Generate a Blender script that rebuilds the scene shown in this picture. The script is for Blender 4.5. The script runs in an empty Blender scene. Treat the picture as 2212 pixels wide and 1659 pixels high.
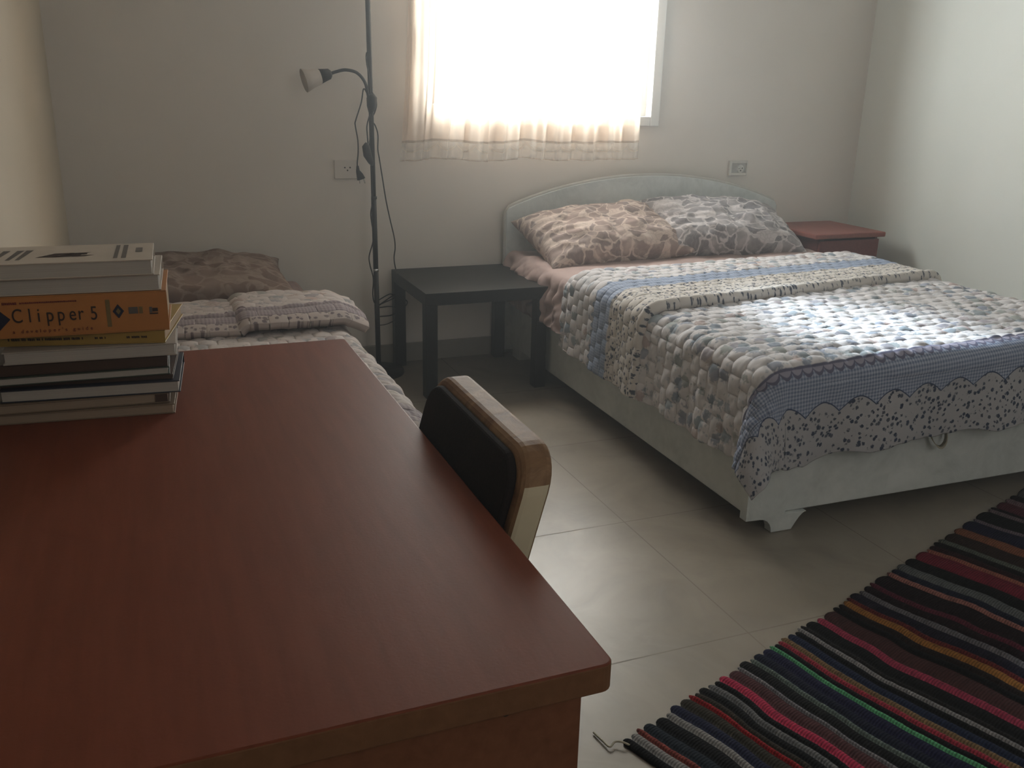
import bpy, bmesh, math, random
import numpy as np
from mathutils import Vector, Matrix
random.seed(7); rng = np.random.RandomState(5)
COL = bpy.context.scene.collection
PI = math.pi

# ------------------------------------------------------------------ helpers
def tag(o, label=None, cat=None, group=None, kind=None):
    if label: o['label'] = label
    if cat: o['category'] = cat
    if group: o['group'] = group
    if kind: o['kind'] = kind
    return o

def empty(name, loc=(0, 0, 0), rz=0, label=None, cat=None, group=None, kind=None):
    o = bpy.data.objects.new(name, None); COL.objects.link(o)
    o.location = loc; o.rotation_euler = (0, 0, rz); o.empty_display_size = .1
    return tag(o, label, cat, group, kind)

def obj(name, bm, mat, parent=None, smooth=False, bevel=0, loc=None, rot=None):
    me = bpy.data.meshes.new(name)
    if isinstance(bm, bmesh.types.BMesh):
        bm.to_mesh(me); bm.free()
    else:
        me = bm
    mats = mat if isinstance(mat, (list, tuple)) else [mat]
    for m in mats: me.materials.append(m)
    if smooth:
        me.polygons.foreach_set('use_smooth', [True] * len(me.polygons))
    o = bpy.data.objects.new(name, me); COL.objects.link(o)
    if parent: o.parent = parent
    if loc: o.location = loc
    if rot: o.rotation_euler = rot
    if bevel:
        b = o.modifiers.new('b', 'BEVEL'); b.width = bevel; b.segments = 3; b.limit_method = 'ANGLE'
        b.harden_normals = False
    return o

def bx(bm, x0, x1, y0, y1, z0, z1):
    v = [bm.verts.new(p) for p in ((x0,y0,z0),(x1,y0,z0),(x1,y1,z0),(x0,y1,z0),(x0,y0,z1),(x1,y0,z1),(x1,y1,z1),(x0,y1,z1))]
    for f in ((0,3,2,1),(4,5,6,7),(0,1,5,4),(1,2,6,5),(2,3,7,6),(3,0,4,7)):
        bm.faces.new([v[i] for i in f])
    return bm

def box(*a):
    return bx(bmesh.new(), *a)

def prism(pts, axis, a0, a1):
    """polygon pts (2D) extruded along axis ('x','y','z') from a0 to a1"""
    bm = bmesh.new()
    def P(p, a):
        return {'y': (p[0], a, p[1]), 'x': (a, p[0], p[1]), 'z': (p[0], p[1], a)}[axis]
    A = [bm.verts.new(P(p, a0)) for p in pts]; B = [bm.verts.new(P(p, a1)) for p in pts]
    n = len(pts)
    bm.faces.new(A); bm.faces.new(B[::-1])
    for i in range(n): bm.faces.new((A[i], B[i], B[(i+1) % n], A[(i+1) % n]))
    bmesh.ops.recalc_face_normals(bm, faces=bm.faces)
    return bm

def smoothpath(pts, n=8):
    """Catmull-Rom"""
    P = [Vector(p) for p in pts]; P = [P[0]*2-P[1]] + P + [P[-1]*2-P[-2]]
    out = []
    for i in range(1, len(P)-2):
        for k in range(n):
            t = k/n
            a, b, c, d = P[i-1], P[i], P[i+1], P[i+2]
            out.append(.5*((2*b)+(c-a)*t+(2*a-5*b+4*c-d)*t*t+(3*b-a-3*c+d)*t*t*t))
    out.append(P[-2]); return out

def tube(path, r, seg=8, bm=None, cap=True):
    bm = bm or bmesh.new()
    P = [Vector(p) for p in path]; n = len(P)
    R = r if isinstance(r, (list, tuple)) else [r]*n
    rings = []; up = None
    for i in range(n):
        t = (P[min(i+1, n-1)]-P[max(i-1, 0)]).normalized()
        if up is None:
            up = t.orthogonal().normalized()
        up = (up - t*up.dot(t)).normalized(); s = t.cross(up)
        rings.append([bm.verts.new(P[i]+(up*math.cos(2*PI*k/seg)+s*math.sin(2*PI*k/seg))*R[i]) for k in range(seg)])
    for i in range(n-1):
        for k in range(seg):
            bm.faces.new((rings[i][k], rings[i][(k+1) % seg], rings[i+1][(k+1) % seg], rings[i+1][k]))
    if cap:
        bm.faces.new(rings[0][::-1]); bm.faces.new(rings[-1])
    return bm

def lathe(prof, seg=32, center=(0, 0, 0), axis=None):
    """prof list of (r,h) along axis"""
    bm = bmesh.new(); ax = Vector(axis or (0, 0, 1)).normalized(); u = ax.orthogonal().normalized(); w = ax.cross(u); c = Vector(center)
    rings = []
    for r, h in prof:
        rings.append([bm.verts.new(c+ax*h+(u*math.cos(2*PI*k/seg)+w*math.sin(2*PI*k/seg))*max(r, 1e-4)) for k in range(seg)])
    for i in range(len(prof)-1):
        for k in range(seg):
            bm.faces.new((rings[i][k], rings[i][(k+1) % seg], rings[i+1][(k+1) % seg], rings[i+1][k]))
    return bm

def gridmesh(name, P, UV=None, colors=None):
    """P: (nu,nv,3) array -> mesh quads; UV (nu,nv,2)"""
    nu, nv = P.shape[:2]
    me = bpy.data.meshes.new(name)
    idx = np.arange(nu*nv).reshape(nu, nv)
    q = np.stack([idx[:-1, :-1], idx[1:, :-1], idx[1:, 1:], idx[:-1, 1:]], -1).reshape(-1, 4)
    me.vertices.add(nu*nv); me.vertices.foreach_set('co', P.reshape(-1).astype(np.float32))
    me.loops.add(q.size); me.loops.foreach_set('vertex_index', q.reshape(-1).astype(np.int32))
    me.polygons.add(len(q)); me.polygons.foreach_set('loop_start', (np.arange(len(q))*4).astype(np.int32))
    me.update(calc_edges=True); me.validate()
    me.polygons.foreach_set('use_smooth', [True]*len(q))
    if UV is not None:
        l = me.uv_layers.new(name='UVMap')
        l.data.foreach_set('uv', UV.reshape(-1, 2)[q.reshape(-1)].reshape(-1).astype(np.float32))
    return me

def vnoise(x, y, seed=0):
    """smooth value noise on arrays, -1..1"""
    r = np.random.RandomState(seed).rand(257, 257)
    xi = np.floor(x).astype(int); yi = np.floor(y).astype(int); fx = x-xi; fy = y-yi
    fx = fx*fx*(3-2*fx); fy = fy*fy*(3-2*fy)
    g = lambda i, j: r[i % 257, j % 257]
    return ((g(xi, yi)*(1-fx)+g(xi+1, yi)*fx)*(1-fy)+(g(xi, yi+1)*(1-fx)+g(xi+1, yi+1)*fx)*fy)*2-1

def grid_normals(P):
    du = np.gradient(P, axis=0); dv = np.gradient(P, axis=1)
    n = np.cross(du, dv); n /= np.linalg.norm(n, axis=-1, keepdims=True)+1e-12
    return n

# ------------------------------------------------------------------ material helpers
def lin(c):
    return tuple(((v/12.92) if v <= .04045 else ((v+.055)/1.055)**2.4) for v in c)

class NT:
    def __init__(s, name, rough=.6, spec=.3):
        s.m = bpy.data.materials.new(name); s.m.use_nodes = True; s.t = s.m.node_tree; s.n = s.t.nodes
        s.b = s.n['Principled BSDF']; s.b.inputs['Roughness'].default_value = rough
        s.b.inputs['Specular IOR Level'].default_value = spec
        s.out = s.n['Material Output']
    def new(s, t, **k):
        n = s.n.new(t)
        for a, b in k.items(): setattr(n, a, b)
        return n
    def link(s, a, b): s.t.links.new(a, b)
    def val(s, sock, v):
        if isinstance(v, bpy.types.NodeSocket): s.link(v, sock)
        else:
            if sock.type == 'RGBA' and len(v) == 3: v = tuple(v)+(1,)
            sock.default_value = v
    def M(s, op, a, b=0, c=0):
        n = s.new('ShaderNodeMath', operation=op); s.val(n.inputs[0], a); s.val(n.inputs[1], b)
        if op in ('MULTIPLY_ADD', 'WRAP'): s.val(n.inputs[2], c)
        return n.outputs[0]
    def mix(s, f, a, b, mode='MIX'):
        n = s.new('ShaderNodeMix', data_type='RGBA', blend_type=mode)
        s.val(n.inputs[0], f); s.val(n.inputs[6], a); s.val(n.inputs[7], b); return n.outputs[2]
    def step(s, x, lo, hi):
        n = s.new('ShaderNodeMapRange'); n.interpolation_type = 'SMOOTHSTEP'
        s.val(n.inputs[0], x); n.inputs[1].default_value = lo; n.inputs[2].default_value = hi; return n.outputs[0]
    def uv(s):
        t = s.new('ShaderNodeTexCoord').outputs['UV']; x = s.new('ShaderNodeSeparateXYZ'); s.link(t, x.inputs[0])
        return t, x.outputs[0], x.outputs[1]
    def objc(s): return s.new('ShaderNodeTexCoord').outputs['Object']
    def noise(s, v, scale, detail=4, rough=.55, dist=0):
        n = s.new('ShaderNodeTexNoise'); s.val(n.inputs['Vector'], v); n.inputs['Scale'].default_value = scale
        n.inputs['Detail'].default_value = detail; n.inputs['Roughness'].default_value = rough; n.inputs['Distortion'].default_value = dist
        return n.outputs['Fac'], n.outputs['Color']
    def vor(s, v, scale, feature='F1', rand=1):
        n = s.new('ShaderNodeTexVoronoi', feature=feature); s.val(n.inputs['Vector'], v); n.inputs['Scale'].default_value = scale
        n.inputs['Randomness'].default_value = rand
        return n.outputs
    def warp(s, v, scale, amt):
        _, c = s.noise(v, scale, 2)
        a = s.new('ShaderNodeVectorMath', operation='SUBTRACT'); s.link(c, a.inputs[0]); a.inputs[1].default_value = (.5, .5, .5)
        b = s.new('ShaderNodeVectorMath', operation='SCALE'); s.link(a.outputs[0], b.inputs[0]); b.inputs['Scale'].default_value = amt
        d = s.new('ShaderNodeVectorMath', operation='ADD'); s.link(v, d.inputs[0]); s.link(b.outputs[0], d.inputs[1])
        return d.outputs[0]
    def ramp(s, f, stops):
        n = s.new('ShaderNodeValToRGB'); s.link(f, n.inputs[0]); e = n.color_ramp.elements
        while len(e) < len(stops): e.new(.5)
        for k, (p, c) in zip(e, stops): k.position = p; k.color = tuple(c)+(1,)
        return n.outputs[0]
    def color(s, c): s.val(s.b.inputs['Base Color'], c); return s
    def bump(s, h, strength=.3, dist=.005):
        n = s.new('ShaderNodeBump'); n.inputs['Strength'].default_value = strength; n.inputs['Distance'].default_value = dist
        s.val(n.inputs['Height'], h); s.link(n.outputs[0], s.b.inputs['Normal']); return s

def simple(name, c, rough=.6, spec=.3, var=.12, scale=30, bump=0, metal=0):
    m = NT(name, rough, spec); v = m.objc(); f, _ = m.noise(v, scale)
    d = tuple(x*(1-var) for x in c); l = tuple(min(1, x*(1+var)) for x in c)
    m.color(m.ramp(f, [(.3, d), (.7, l)]))
    m.b.inputs['Metallic'].default_value = metal
    if bump: m.bump(f, bump, .002)
    return m.m

# ------------------------------------------------------------------ materials
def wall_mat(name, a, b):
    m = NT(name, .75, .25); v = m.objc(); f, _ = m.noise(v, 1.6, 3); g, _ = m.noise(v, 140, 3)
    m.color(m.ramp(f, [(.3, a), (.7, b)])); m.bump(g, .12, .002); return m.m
M_wall = wall_mat('wall_paint_back', (.70, .65, .59), (.74, .69, .63)); M_wallL = wall_mat('wall_paint_left_dimmed', (.56, .49, .39), (.60, .53, .43)); M_wallR = wall_mat('wall_paint_right_lit', (.78, .80, .75), (.82, .84, .80)); M_wallF = wall_mat('wall_paint_front', (.55, .52, .48), (.6, .57, .53))  # uneven room light put into wall colours: left dimmed, right brighter and cooler
M_ceil = simple('ceiling_paint', (.62, .61, .59), .9, .1, .03, 3)

def floor_mat():
    m = NT('floor_tiles', .34, .42); v = m.new('ShaderNodeNewGeometry').outputs['Position']
    x = m.new('ShaderNodeSeparateXYZ'); m.link(v, x.inputs[0])
    T = .632
    def line(c, o):
        f = m.M('FRACT', m.M('DIVIDE', m.M('SUBTRACT', c, o), T))
        d = m.M('ABSOLUTE', m.M('SUBTRACT', f, .5)); return m.step(d, .4958, .4978)
    g = m.M('MAXIMUM', line(x.outputs[0], .947-T*10), line(x.outputs[1], -1.859-T*10))
    w = m.warp(v, 2.2, .5); f, _ = m.noise(w, 2.6, 7, .62, .6); f2, _ = m.noise(w, 14, 5, .6, 1.5)
    c = m.ramp(f, [(.3, (.185, .162, .135)), (.5, (.255, .224, .182)), (.7, (.31, .276, .224))])
    c = m.mix(m.M('MULTIPLY', m.step(f2, .52, .72), .6), c, (.255, .225, .19)); 
    c = m.mix(m.M('MULTIPLY', g, .7), c, (.16, .138, .11)); m.color(c)
    m.val(m.b.inputs['Roughness'], m.M('ADD', m.M('ADD', m.M('MULTIPLY', f2, .14), .27), m.M('MULTIPLY', g, .3)))
    m.bump(f, .06, .002); return m.m
M_floor = floor_mat()
M_base = simple('skirting_tile', (.30, .28, .24), .4, .45, .1, 6)

def desk_mat(name, c0, c1, c2, rough=.42):
    m = NT(name, rough, .14); v = m.objc()
    mp = m.new('ShaderNodeMapping'); mp.inputs['Scale'].default_value = (18, 1.6, 18); m.link(v, mp.inputs[0])
    f, _ = m.noise(mp.outputs[0], 3.2, 6, .6, .4); g, _ = m.noise(v, 260, 2)
    c = m.ramp(f, [(.28, c0), (.5, c1), (.75, c2)]); m.color(c)
    m.val(m.b.inputs['Roughness'], m.M('ADD', m.M('MULTIPLY', g, .1), rough-.05)); m.bump(g, .12, .001); return m.m
M_desk = desk_mat('desk_cherry_laminate', (.125, .032, .014), (.142, .037, .017), (.16, .043, .021), .5)
M_deskedge = desk_mat('desk_edge_band', (.13, .062, .03), (.15, .072, .036), (.175, .085, .043), .45)
M_deskpanel = desk_mat('desk_panel', (.14, .055, .028), (.165, .067, .035), (.19, .08, .042), .5)
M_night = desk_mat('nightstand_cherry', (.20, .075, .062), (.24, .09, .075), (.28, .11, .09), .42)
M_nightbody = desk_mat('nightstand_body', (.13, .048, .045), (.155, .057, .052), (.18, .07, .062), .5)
M_black = simple('black_lacquer', (.009, .008, .007), .45, .22, .15, 12)
M_blackmetal = simple('black_metal', (.02, .019, .018), .42, .4, .1, 20)
M_plastic_k = simple('black_plastic', (.014, .013, .013), .5, .35, .1, 20)
M_pin = simple('plug_pin_metal', (.5, .48, .45), .3, .5, .05, 20, metal=1)
M_whiteframe = simple('white_aluminium', (.75, .76, .75), .4, .4, .03, 4)
M_plate = simple('ivory_plate', (.62, .60, .55), .4, .4, .03, 8)
M_plate2 = simple('wall_coloured_plate', (.66, .61, .555), .5, .3, .03, 8)
M_hole = simple('socket_hole', (.03, .028, .025), .8, .1, .1, 8)
M_chrome = simple('chrome', (.6, .6, .58), .25, .5, .05, 20, metal=1)

def shade_mat():
    m = NT('frosted_lamp_glass', .5, .3); m.color((.62, .56, .50)); m.b.inputs['Transmission Weight'].default_value = .15
    m.b.inputs['Subsurface Weight'].default_value = .3; m.b.inputs['Subsurface Radius'].default_value = (.02, .02, .02)
    return m.m
M_shade = shade_mat()

def glass_mat():
    m = NT('window_glass'); t = m.new('ShaderNodeBsdfTransparent'); g = m.new('ShaderNodeBsdfGlossy'); g.inputs['Roughness'].default_value = .02
    x = m.new('ShaderNodeMixShader'); x.inputs[0].default_value = .06; m.link(t.outputs[0], x.inputs[1]); m.link(g.outputs[0], x.inputs[2])
    m.link(x.outputs[0], m.out.inputs[0]); return m.m
M_glass = glass_mat()

def velvet_mat():
    m = NT('grey_mottled_upholstery', .62, .25); v = m.objc(); w = m.warp(v, 3, .25)
    f, _ = m.noise(w, 5, 6, .6); g, _ = m.noise(v, 300, 2); h, _ = m.noise(w, 26, 5, .65)
    f = m.M('ADD', m.M('MULTIPLY', f, .65), m.M('MULTIPLY', h, .35))
    m.color(m.ramp(f, [(.33, (.52, .55, .53)), (.5, (.64, .67, .65)), (.66, (.73, .755, .735))]))
    m.b.inputs['Sheen Weight'].default_value = .25; m.b.inputs['Sheen Roughness'].default_value = .4
    m.bump(m.M('ADD', g, m.M('MULTIPLY', h, 2)), .2, .002); return m.m
M_velvet = velvet_mat()
M_trim = simple('headboard_edge_trim', (.50, .49, .45), .5, .3, .05, 20)
M_webbing = simple('beige_webbing', (.42, .38, .29), .8, .15, .12, 120, .3)

def sheet_mat():
    m = NT('mauve_cotton', .85, .1); v = m.objc(); f, _ = m.noise(v, 7, 4); g, _ = m.noise(v, 60, 4)
    m.color(m.ramp(f, [(.3, (.36, .275, .255)), (.7, (.42, .325, .305))])); m.bump(g, .15, .004)
    return m.m
M_sheet = sheet_mat()

def pillow_mat(name, dark, mid, light, scale=12.5, edge=.03, soft=.07):
    m = NT(name, .85, .12); t = m.objc()
    mp = m.new('ShaderNodeMapping'); mp.inputs['Scale'].default_value = (1, 1.75, 1); mp.inputs['Rotation'].default_value = (0, 0, .7); m.link(t, mp.inputs[0])
    w = m.warp(m.warp(mp.outputs[0], 6, .18), 22, .035)
    e = m.vor(w, scale, 'DISTANCE_TO_EDGE')[0]; c = m.vor(w, scale, 'F1')
    s = m.new('ShaderNodeSeparateColor'); m.link(c['Color'], s.inputs[0])
    leaf = m.mix(m.step(s.outputs[0], .25, .75), dark, mid)
    keep = m.step(s.outputs[1], .10, .16)
    n, _ = m.noise(t, 90, 3)
    fac = m.M('MULTIPLY', m.step(m.M('ADD', e, m.M('MULTIPLY', m.M('SUBTRACT', n, .5), .05)), edge, edge+soft), keep)
    col = m.mix(fac, light, leaf)
    # fine veins
    e2 = m.vor(w, scale*2.6, 'DISTANCE_TO_EDGE')[0]
    col = m.mix(m.M('MULTIPLY', m.step(e2, .12, .02), .4), col, mid)
    n4, _ = m.noise(t, 16, 4); col = m.mix(m.M('MULTIPLY', m.step(n4, .45, .7), .4), col, light)
    m.color(col); m.bump(n, .1, .002); return m.m
M_pilA = pillow_mat('leaf_print_cotton_warm_lit', (.25, .20, .19), (.34, .265, .24), (.62, .52, .46))  # same print, warm light on the left pillow put into its tint
M_pilB = pillow_mat('leaf_print_cotton_grey', (.20, .19, .20), (.32, .30, .305), (.60, .56, .555))
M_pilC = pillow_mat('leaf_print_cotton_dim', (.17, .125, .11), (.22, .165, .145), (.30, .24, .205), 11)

FL_CREAM = (.58, .555, .56); BLUE = (.20, .26, .37)
def floral(m, t):
    w = m.warp(t, 60, .006)
    a = m.vor(w, 21, 'F1'); s = m.new('ShaderNodeSeparateColor'); m.link(a['Color'], s.inputs[0])
    n, _ = m.noise(t, 110, 4); n2, _ = m.noise(t, 9, 3)
    d = m.M('ADD', a['Distance'], m.M('MULTIPLY', m.M('SUBTRACT', n, .5), .75))
    blot = m.M('MULTIPLY', m.step(d, .52, .38), m.step(s.outputs[1], .25, .35))
    fc = m.ramp(s.outputs[0], [(.0, (.17, .21, .27)), (.3, (.22, .28, .33)), (.5, (.28, .30, .28)), (.62, (.40, .30, .28)), (.85, (.22, .25, .32))])
    base = m.mix(n2, FL_CREAM, (.645, .615, .615))
    b2 = m.vor(m.warp(t, 90, .008), 55, 'F1'); d2 = m.M('ADD', b2['Distance'], m.M('MULTIPLY', m.M('SUBTRACT', n, .5), .6))
    base = m.mix(m.M('MULTIPLY', m.step(d2, .30, .18), .55), base, (.30, .33, .36))
    return m.mix(m.M('MULTIPLY', blot, .8), base, fc)
def small_floral(m, t, bg=(.50, .49, .49), ink=(.045, .06, .10), scale=62, thr=.44):
    w = m.warp(t, 120, .006); a = m.vor(w, scale, 'F1', .9); n, _ = m.noise(t, 330, 3)
    s = m.new('ShaderNodeSeparateColor'); m.link(a['Color'], s.inputs[0])
    d = m.M('ADD', a['Distance'], m.M('MULTIPLY', m.M('SUBTRACT', n, .5), .5))
    d = m.M('ADD', d, m.M('MULTIPLY', s.outputs[0], .12))
    return m.mix(m.step(d, thr+.04, thr-.06), bg, m.mix(s.outputs[2], ink, (.10, .11, .14)))
def gingham(m, U, V, p=.0105, lt=(.42, .45, .54), dk=(.15, .19, .29)):
    a = m.step(m.M('ABSOLUTE', m.M('SUBTRACT', m.M('FRACT', m.M('DIVIDE', U, p)), .5)), .2, .3)
    b = m.step(m.M('ABSOLUTE', m.M('SUBTRACT', m.M('FRACT', m.M('DIVIDE', V, p)), .5)), .2, .3)
    return m.mix(m.M('MULTIPLY', m.M('ADD', a, b), .5), lt, dk)

def quilt_main_mat(Lb, wide):
    m = NT('patchwork_quilt_main', .85, .15); t, U, V = m.uv()
    col = floral(m, t)
    # scalloped trim then gingham then navy wavy line then small floral
    sc = m.M('POWER', m.M('ABSOLUTE', m.M('SINE', m.M('MULTIPLY', U, PI/.038))), .6)
    v1 = m.M('SUBTRACT', V, Lb)
    trim = m.step(v1, 0, .003)
    col = m.mix(trim, col, (.13, .13, .19))
    lobe = m.M('SUBTRACT', m.M('ADD', .006, m.M('MULTIPLY', sc, .017)), v1)
    inner = m.M('MULTIPLY', m.step(lobe, 0, .003), m.step(v1, .006, .009))
    col = m.mix(inner, col, (.33, .31, .38))
    afterscallop = m.step(m.M('SUBTRACT', v1, m.M('ADD', .012, m.M('MULTIPLY', sc, .017))), 0, .002)
    col = m.mix(afterscallop, col, gingham(m, U, V))
    wv = m.M('ADD', m.M('SUBTRACT', v1, wide), m.M('MULTIPLY', m.M('SUBTRACT', m.M('ABSOLUTE', m.M('SINE', m.M('MULTIPLY', U, PI/.125))), .5), .034))
    col = m.mix(m.step(wv, 0, .002), col, small_floral(m, t, (.42, .41, .42)))
    col = m.mix(m.step(m.M('ABSOLUTE', wv), .0028, .0012), col, (.04, .06, .12))
    g, _ = m.noise(t, 400, 2)
    m.color(col); m.bump(g, .15, .001); return m.m
def quilt_cuff_mat(b0, b1, L):
    m = NT('patchwork_quilt_cuff', .85, .15); t, U, V = m.uv()
    col = floral(m, t)
    edge = m.M('MULTIPLY', m.M('ABSOLUTE', m.M('SINE', m.M('MULTIPLY', U, PI/.04))), .014)
    inb = m.M('MULTIPLY', m.step(m.M('SUBTRACT', V, m.M('ADD', edge, b0)), 0, .003), m.step(m.M('SUBTRACT', V, b1), .003, 0))
    col = m.mix(inb, col, gingham(m, U, V, .009, (.37, .41, .50), (.19, .24, .34)))
    col = m.mix(m.step(m.M('SUBTRACT', V, b1), 0, .003), col, small_floral(m, t, (.58, .54, .50), (.08, .09, .12), 74, .42))
    g, _ = m.noise(t, 400, 2)
    m.color(col); m.bump(g, .15, .001); return m.m

# ------------------------------------------------------------------ camera
f, pit, rol, yaw = 1970.437, math.radians(17.989), math.radians(1.392), math.radians(22.212)
F = Vector((math.sin(yaw)*math.cos(pit), math.cos(yaw)*math.cos(pit), -math.sin(pit)))
R = Vector((math.cos(yaw), -math.sin(yaw), 0)); U = R.cross(F)
R, U = math.cos(rol)*R+math.sin(rol)*U, -math.sin(rol)*R+math.cos(rol)*U
cd = bpy.data.cameras.new('camera'); cam = bpy.data.objects.new('camera', cd); COL.objects.link(cam)
m4 = Matrix((R, U, -F)).transposed().to_4x4(); m4.translation = Vector((-.333, -4.06, 1.253)); cam.matrix_world = m4
cd.sensor_width = 36; cd.sensor_fit = 'HORIZONTAL'; cd.lens = f/2212*36; cd.clip_start = .02
bpy.context.scene.camera = cam

# ------------------------------------------------------------------ room shell
XL, XR, YF, H = -.612, 3.325, -5.4, 2.75
def struct(name, bm, mat, parent=None, **k):
    o = obj(name, bm, mat, parent, **k)
    if not parent: o['kind'] = 'structure'
    return o
WX0, WX1, WZ0, WZ1 = .83, 2.045, 1.105, 2.25      # wall opening
bm = bmesh.new()
bx(bm, XL-.2, WX0, 0, .22, -.02, H); bx(bm, WX1, XR+.2, 0, .22, -.02, H)
bx(bm, WX0, WX1, 0, .22, -.02, WZ0); bx(bm, WX0, WX1, 0, .22, WZ1, H)
struct('wall_back', bm, M_wall)
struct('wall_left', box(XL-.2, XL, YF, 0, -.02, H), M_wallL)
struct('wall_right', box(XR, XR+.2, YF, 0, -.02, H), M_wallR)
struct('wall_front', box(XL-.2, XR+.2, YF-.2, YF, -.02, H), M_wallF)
struct('floor', box(XL-.2, XR+.2, YF-.2, .2, -.12, 0), M_floor)
struct('ceiling', box(XL-.2, XR+.2, YF-.2, .22, H, H+.15), M_ceil)
struct('baseboard_back', box(XL, XR, -.012, -.0005, 0, .091), M_base, bevel=.003)
struct('baseboard_left', box(XL+.0005, XL+.012, YF, -.012, 0, .091), M_base, bevel=.003)
struct('baseboard_right', box(XR-.012, XR-.0005, YF, -.012, 0, .091), M_base, bevel=.003)

# window
win = empty('window_1', (1.44, 0, WZ0), kind='structure')
W = lambda bm: bmesh.ops.translate(bm, verts=bm.verts, vec=(-1.44, 0, -WZ0)) or bm
bm = bmesh.new(); fx0, fx1, fz0, fz1 = .812, 2.06, 1.09, 2.27
bx(bm, fx0, fx0+.072, -.022, .06, fz0, fz1); bx(bm, fx1-.05, fx1, -.022, .06, fz0, fz1)
bx(bm, fx0+.05, fx1-.05, -.022, .06, fz0, fz0+.045); bx(bm, fx0+.05, fx1-.05, -.022, .06, fz1-.05, fz1)
W(bm); obj('window_frame', bm, M_whiteframe, win, bevel=.004)
for i, (a, b, y0, y1) in enumerate(((.874, 1.46, .005, .03), (1.42, 2.012, .032, .056))):
    bm = bmesh.new()
    bx(bm, a, a+.04, y0, y1, 1.135, 2.22); bx(bm, b-.04, b, y0, y1, 1.135, 2.22)
    bx(bm, a+.04, b-.04, y0, y1, 1.135, 1.175); bx(bm, a+.04, b-.04, y0, y1, 2.18, 2.22); W(bm)
    s = obj('sash', bm, M_whiteframe, win, bevel=.003)
    bm = W(box(a+.04, b-.04, (y0+y1)/2-.002, (y0+y1)/2+.002, 1.175, 2.18)); obj('pane', bm, M_glass, s)
bm = W(bmesh.new()); bx(bm, .838-1.44, .862-1.44, -.034, -.022, 1.34-WZ0, 1.46-WZ0); bx(bm, .842-1.44, .858-1.44, -.05, -.034, 1.38-WZ0, 1.50-WZ0)
obj('handle', bm, simple('window_latch', (.35, .35, .33), .4, .4), win, bevel=.003)
obj('window_sill', W(box(WX0, WX1, .06, .25, WZ0-.03, WZ0+.002)), M_base, win)

# ------------------------------------------------------------------ curtain
def curtain_mat():
    m = NT('sheer_curtain'); t, Uc, Vc = m.uv()       # U metres across, V metres above the hem
    hem = m.M('SUBTRACT', Vc, .082)
    upper = m.step(hem, -.001, .001)
    Uf = m.M('SUBTRACT', m.M('FRACT', m.M('DIVIDE', Uc, .118)), .5)
    arc = m.M('SQRT', m.M('MAXIMUM', m.M('SUBTRACT', .27, m.M('MULTIPLY', Uf, Uf)), 0))
    s = m.M('SUBTRACT', m.M('ADD', Vc, m.M('MULTIPLY', arc, .085)), .082)
    def ln(c, w): return m.step(m.M('ABSOLUTE', m.M('SUBTRACT', s, c)), w, w*.4)
    lines = m.M('MAXIMUM', ln(0, .003), m.M('MULTIPLY', ln(.009, .0022), m.step(m.M('FRACT', m.M('DIVIDE', Uc, .005)), .4, .6)))
    lines = m.M('MAXIMUM', lines, m.step(m.M('ABSOLUTE', m.M('SUBTRACT', Vc, .003)), .003, .0018))
    hemline = m.step(m.M('ABSOLUTE', hem), .006, .004)
    wv, _ = m.noise(t, 700, 1)
    op = m.M('ADD', .30, m.M('MULTIPLY', upper, .40))
    op = m.M('MAXIMUM', op, m.M('MULTIPLY', lines, .8)); op = m.M('MAXIMUM', op, m.M('MULTIPLY', hemline, .85))
    col = m.mix(upper, (.85, .79, .70), (.80, .66, .54)); col = m.mix(m.M('MAXIMUM', lines, hemline), col, (.42, .34, .27))
    tr = m.new('ShaderNodeBsdfTransparent'); tl = m.new('ShaderNodeBsdfTranslucent'); df = m.new('ShaderNodeBsdfDiffuse')
    m.link(col, tl.inputs[0]); m.link(col, df.inputs[0])
    x = m.new('ShaderNodeMixShader'); x.inputs[0].default_value = .5; m.link(tl.outputs[0], x.inputs[1]); m.link(df.outputs[0], x.inputs[2])
    y = m.new('ShaderNodeMixShader'); m.link(op, y.inputs[0]); m.link(tr.outputs[0], y.inputs[1]); m.link(x.outputs[0], y.inputs[2])
    m.link(y.outputs[0], m.out.inputs[0]); m.m.cycles.use_transparent_shadow = True if hasattr(m.m, 'cycles') else None
    return m.m
nu, nv = 420, 90
u = np.linspace(0, 1, nu)[:, None]*np.ones((1, nv)); v = np.ones((nu, 1))*np.linspace(0, 1, nv)[None]
# folds
z0, z1 = .937, 2.335
xl = .785-.05*(1-v)**3*1.0 - .0*v; xr = 1.915+0*v
fold = np.zeros_like(u)
for a, k, p in ((.016, 9, .3), (.011, 17, 1.2), (.007, 31, 2.0)): fold += a*np.sin(2*PI*(k*u+.25*np.sin(3*u+k))+p+.6*np.sin(2.5*v+k))
amp = .55+.45*(1-v)
x = xl+(xr-xl)*(u+.006*np.sin(2*PI*13*u+1)*amp)
for c, w in ((.845, .012), (.35, .02), (.60, .03), (.08, .02)):      # tight vertical gathers
    x = x-(xr-xl)*.030*np.exp(-((u-c)/w)**2)*np.sign(u-c)*.55*(np.abs(u-c)/w)
y = -.085+fold*amp+.012*vnoise(u*6, v*4, 3)
y = np.minimum(y, -.032-.01*(1-v))
z = z0+(z1-z0)*v+.006*np.sin(2*PI*2.3*u)*(1-v)+.006*vnoise(u*14, v*0, 5)*(1-v)
P = np.stack([x, y, z], -1); UV = np.stack([u*1.62, z-z0-(.006*np.sin(2*PI*2.3*u)+.006*vnoise(u*14, v*0, 5))*(1-v)], -1)
cur = obj('curtain', gridmesh('curtain', P-np.array([1.4, -.08, .94]), UV), curtain_mat(), loc=(1.4, -.08, .94))
tag(cur, 'sheer peach curtain with scalloped embroidered hem hanging over the bright window', 'curtain')
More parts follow.
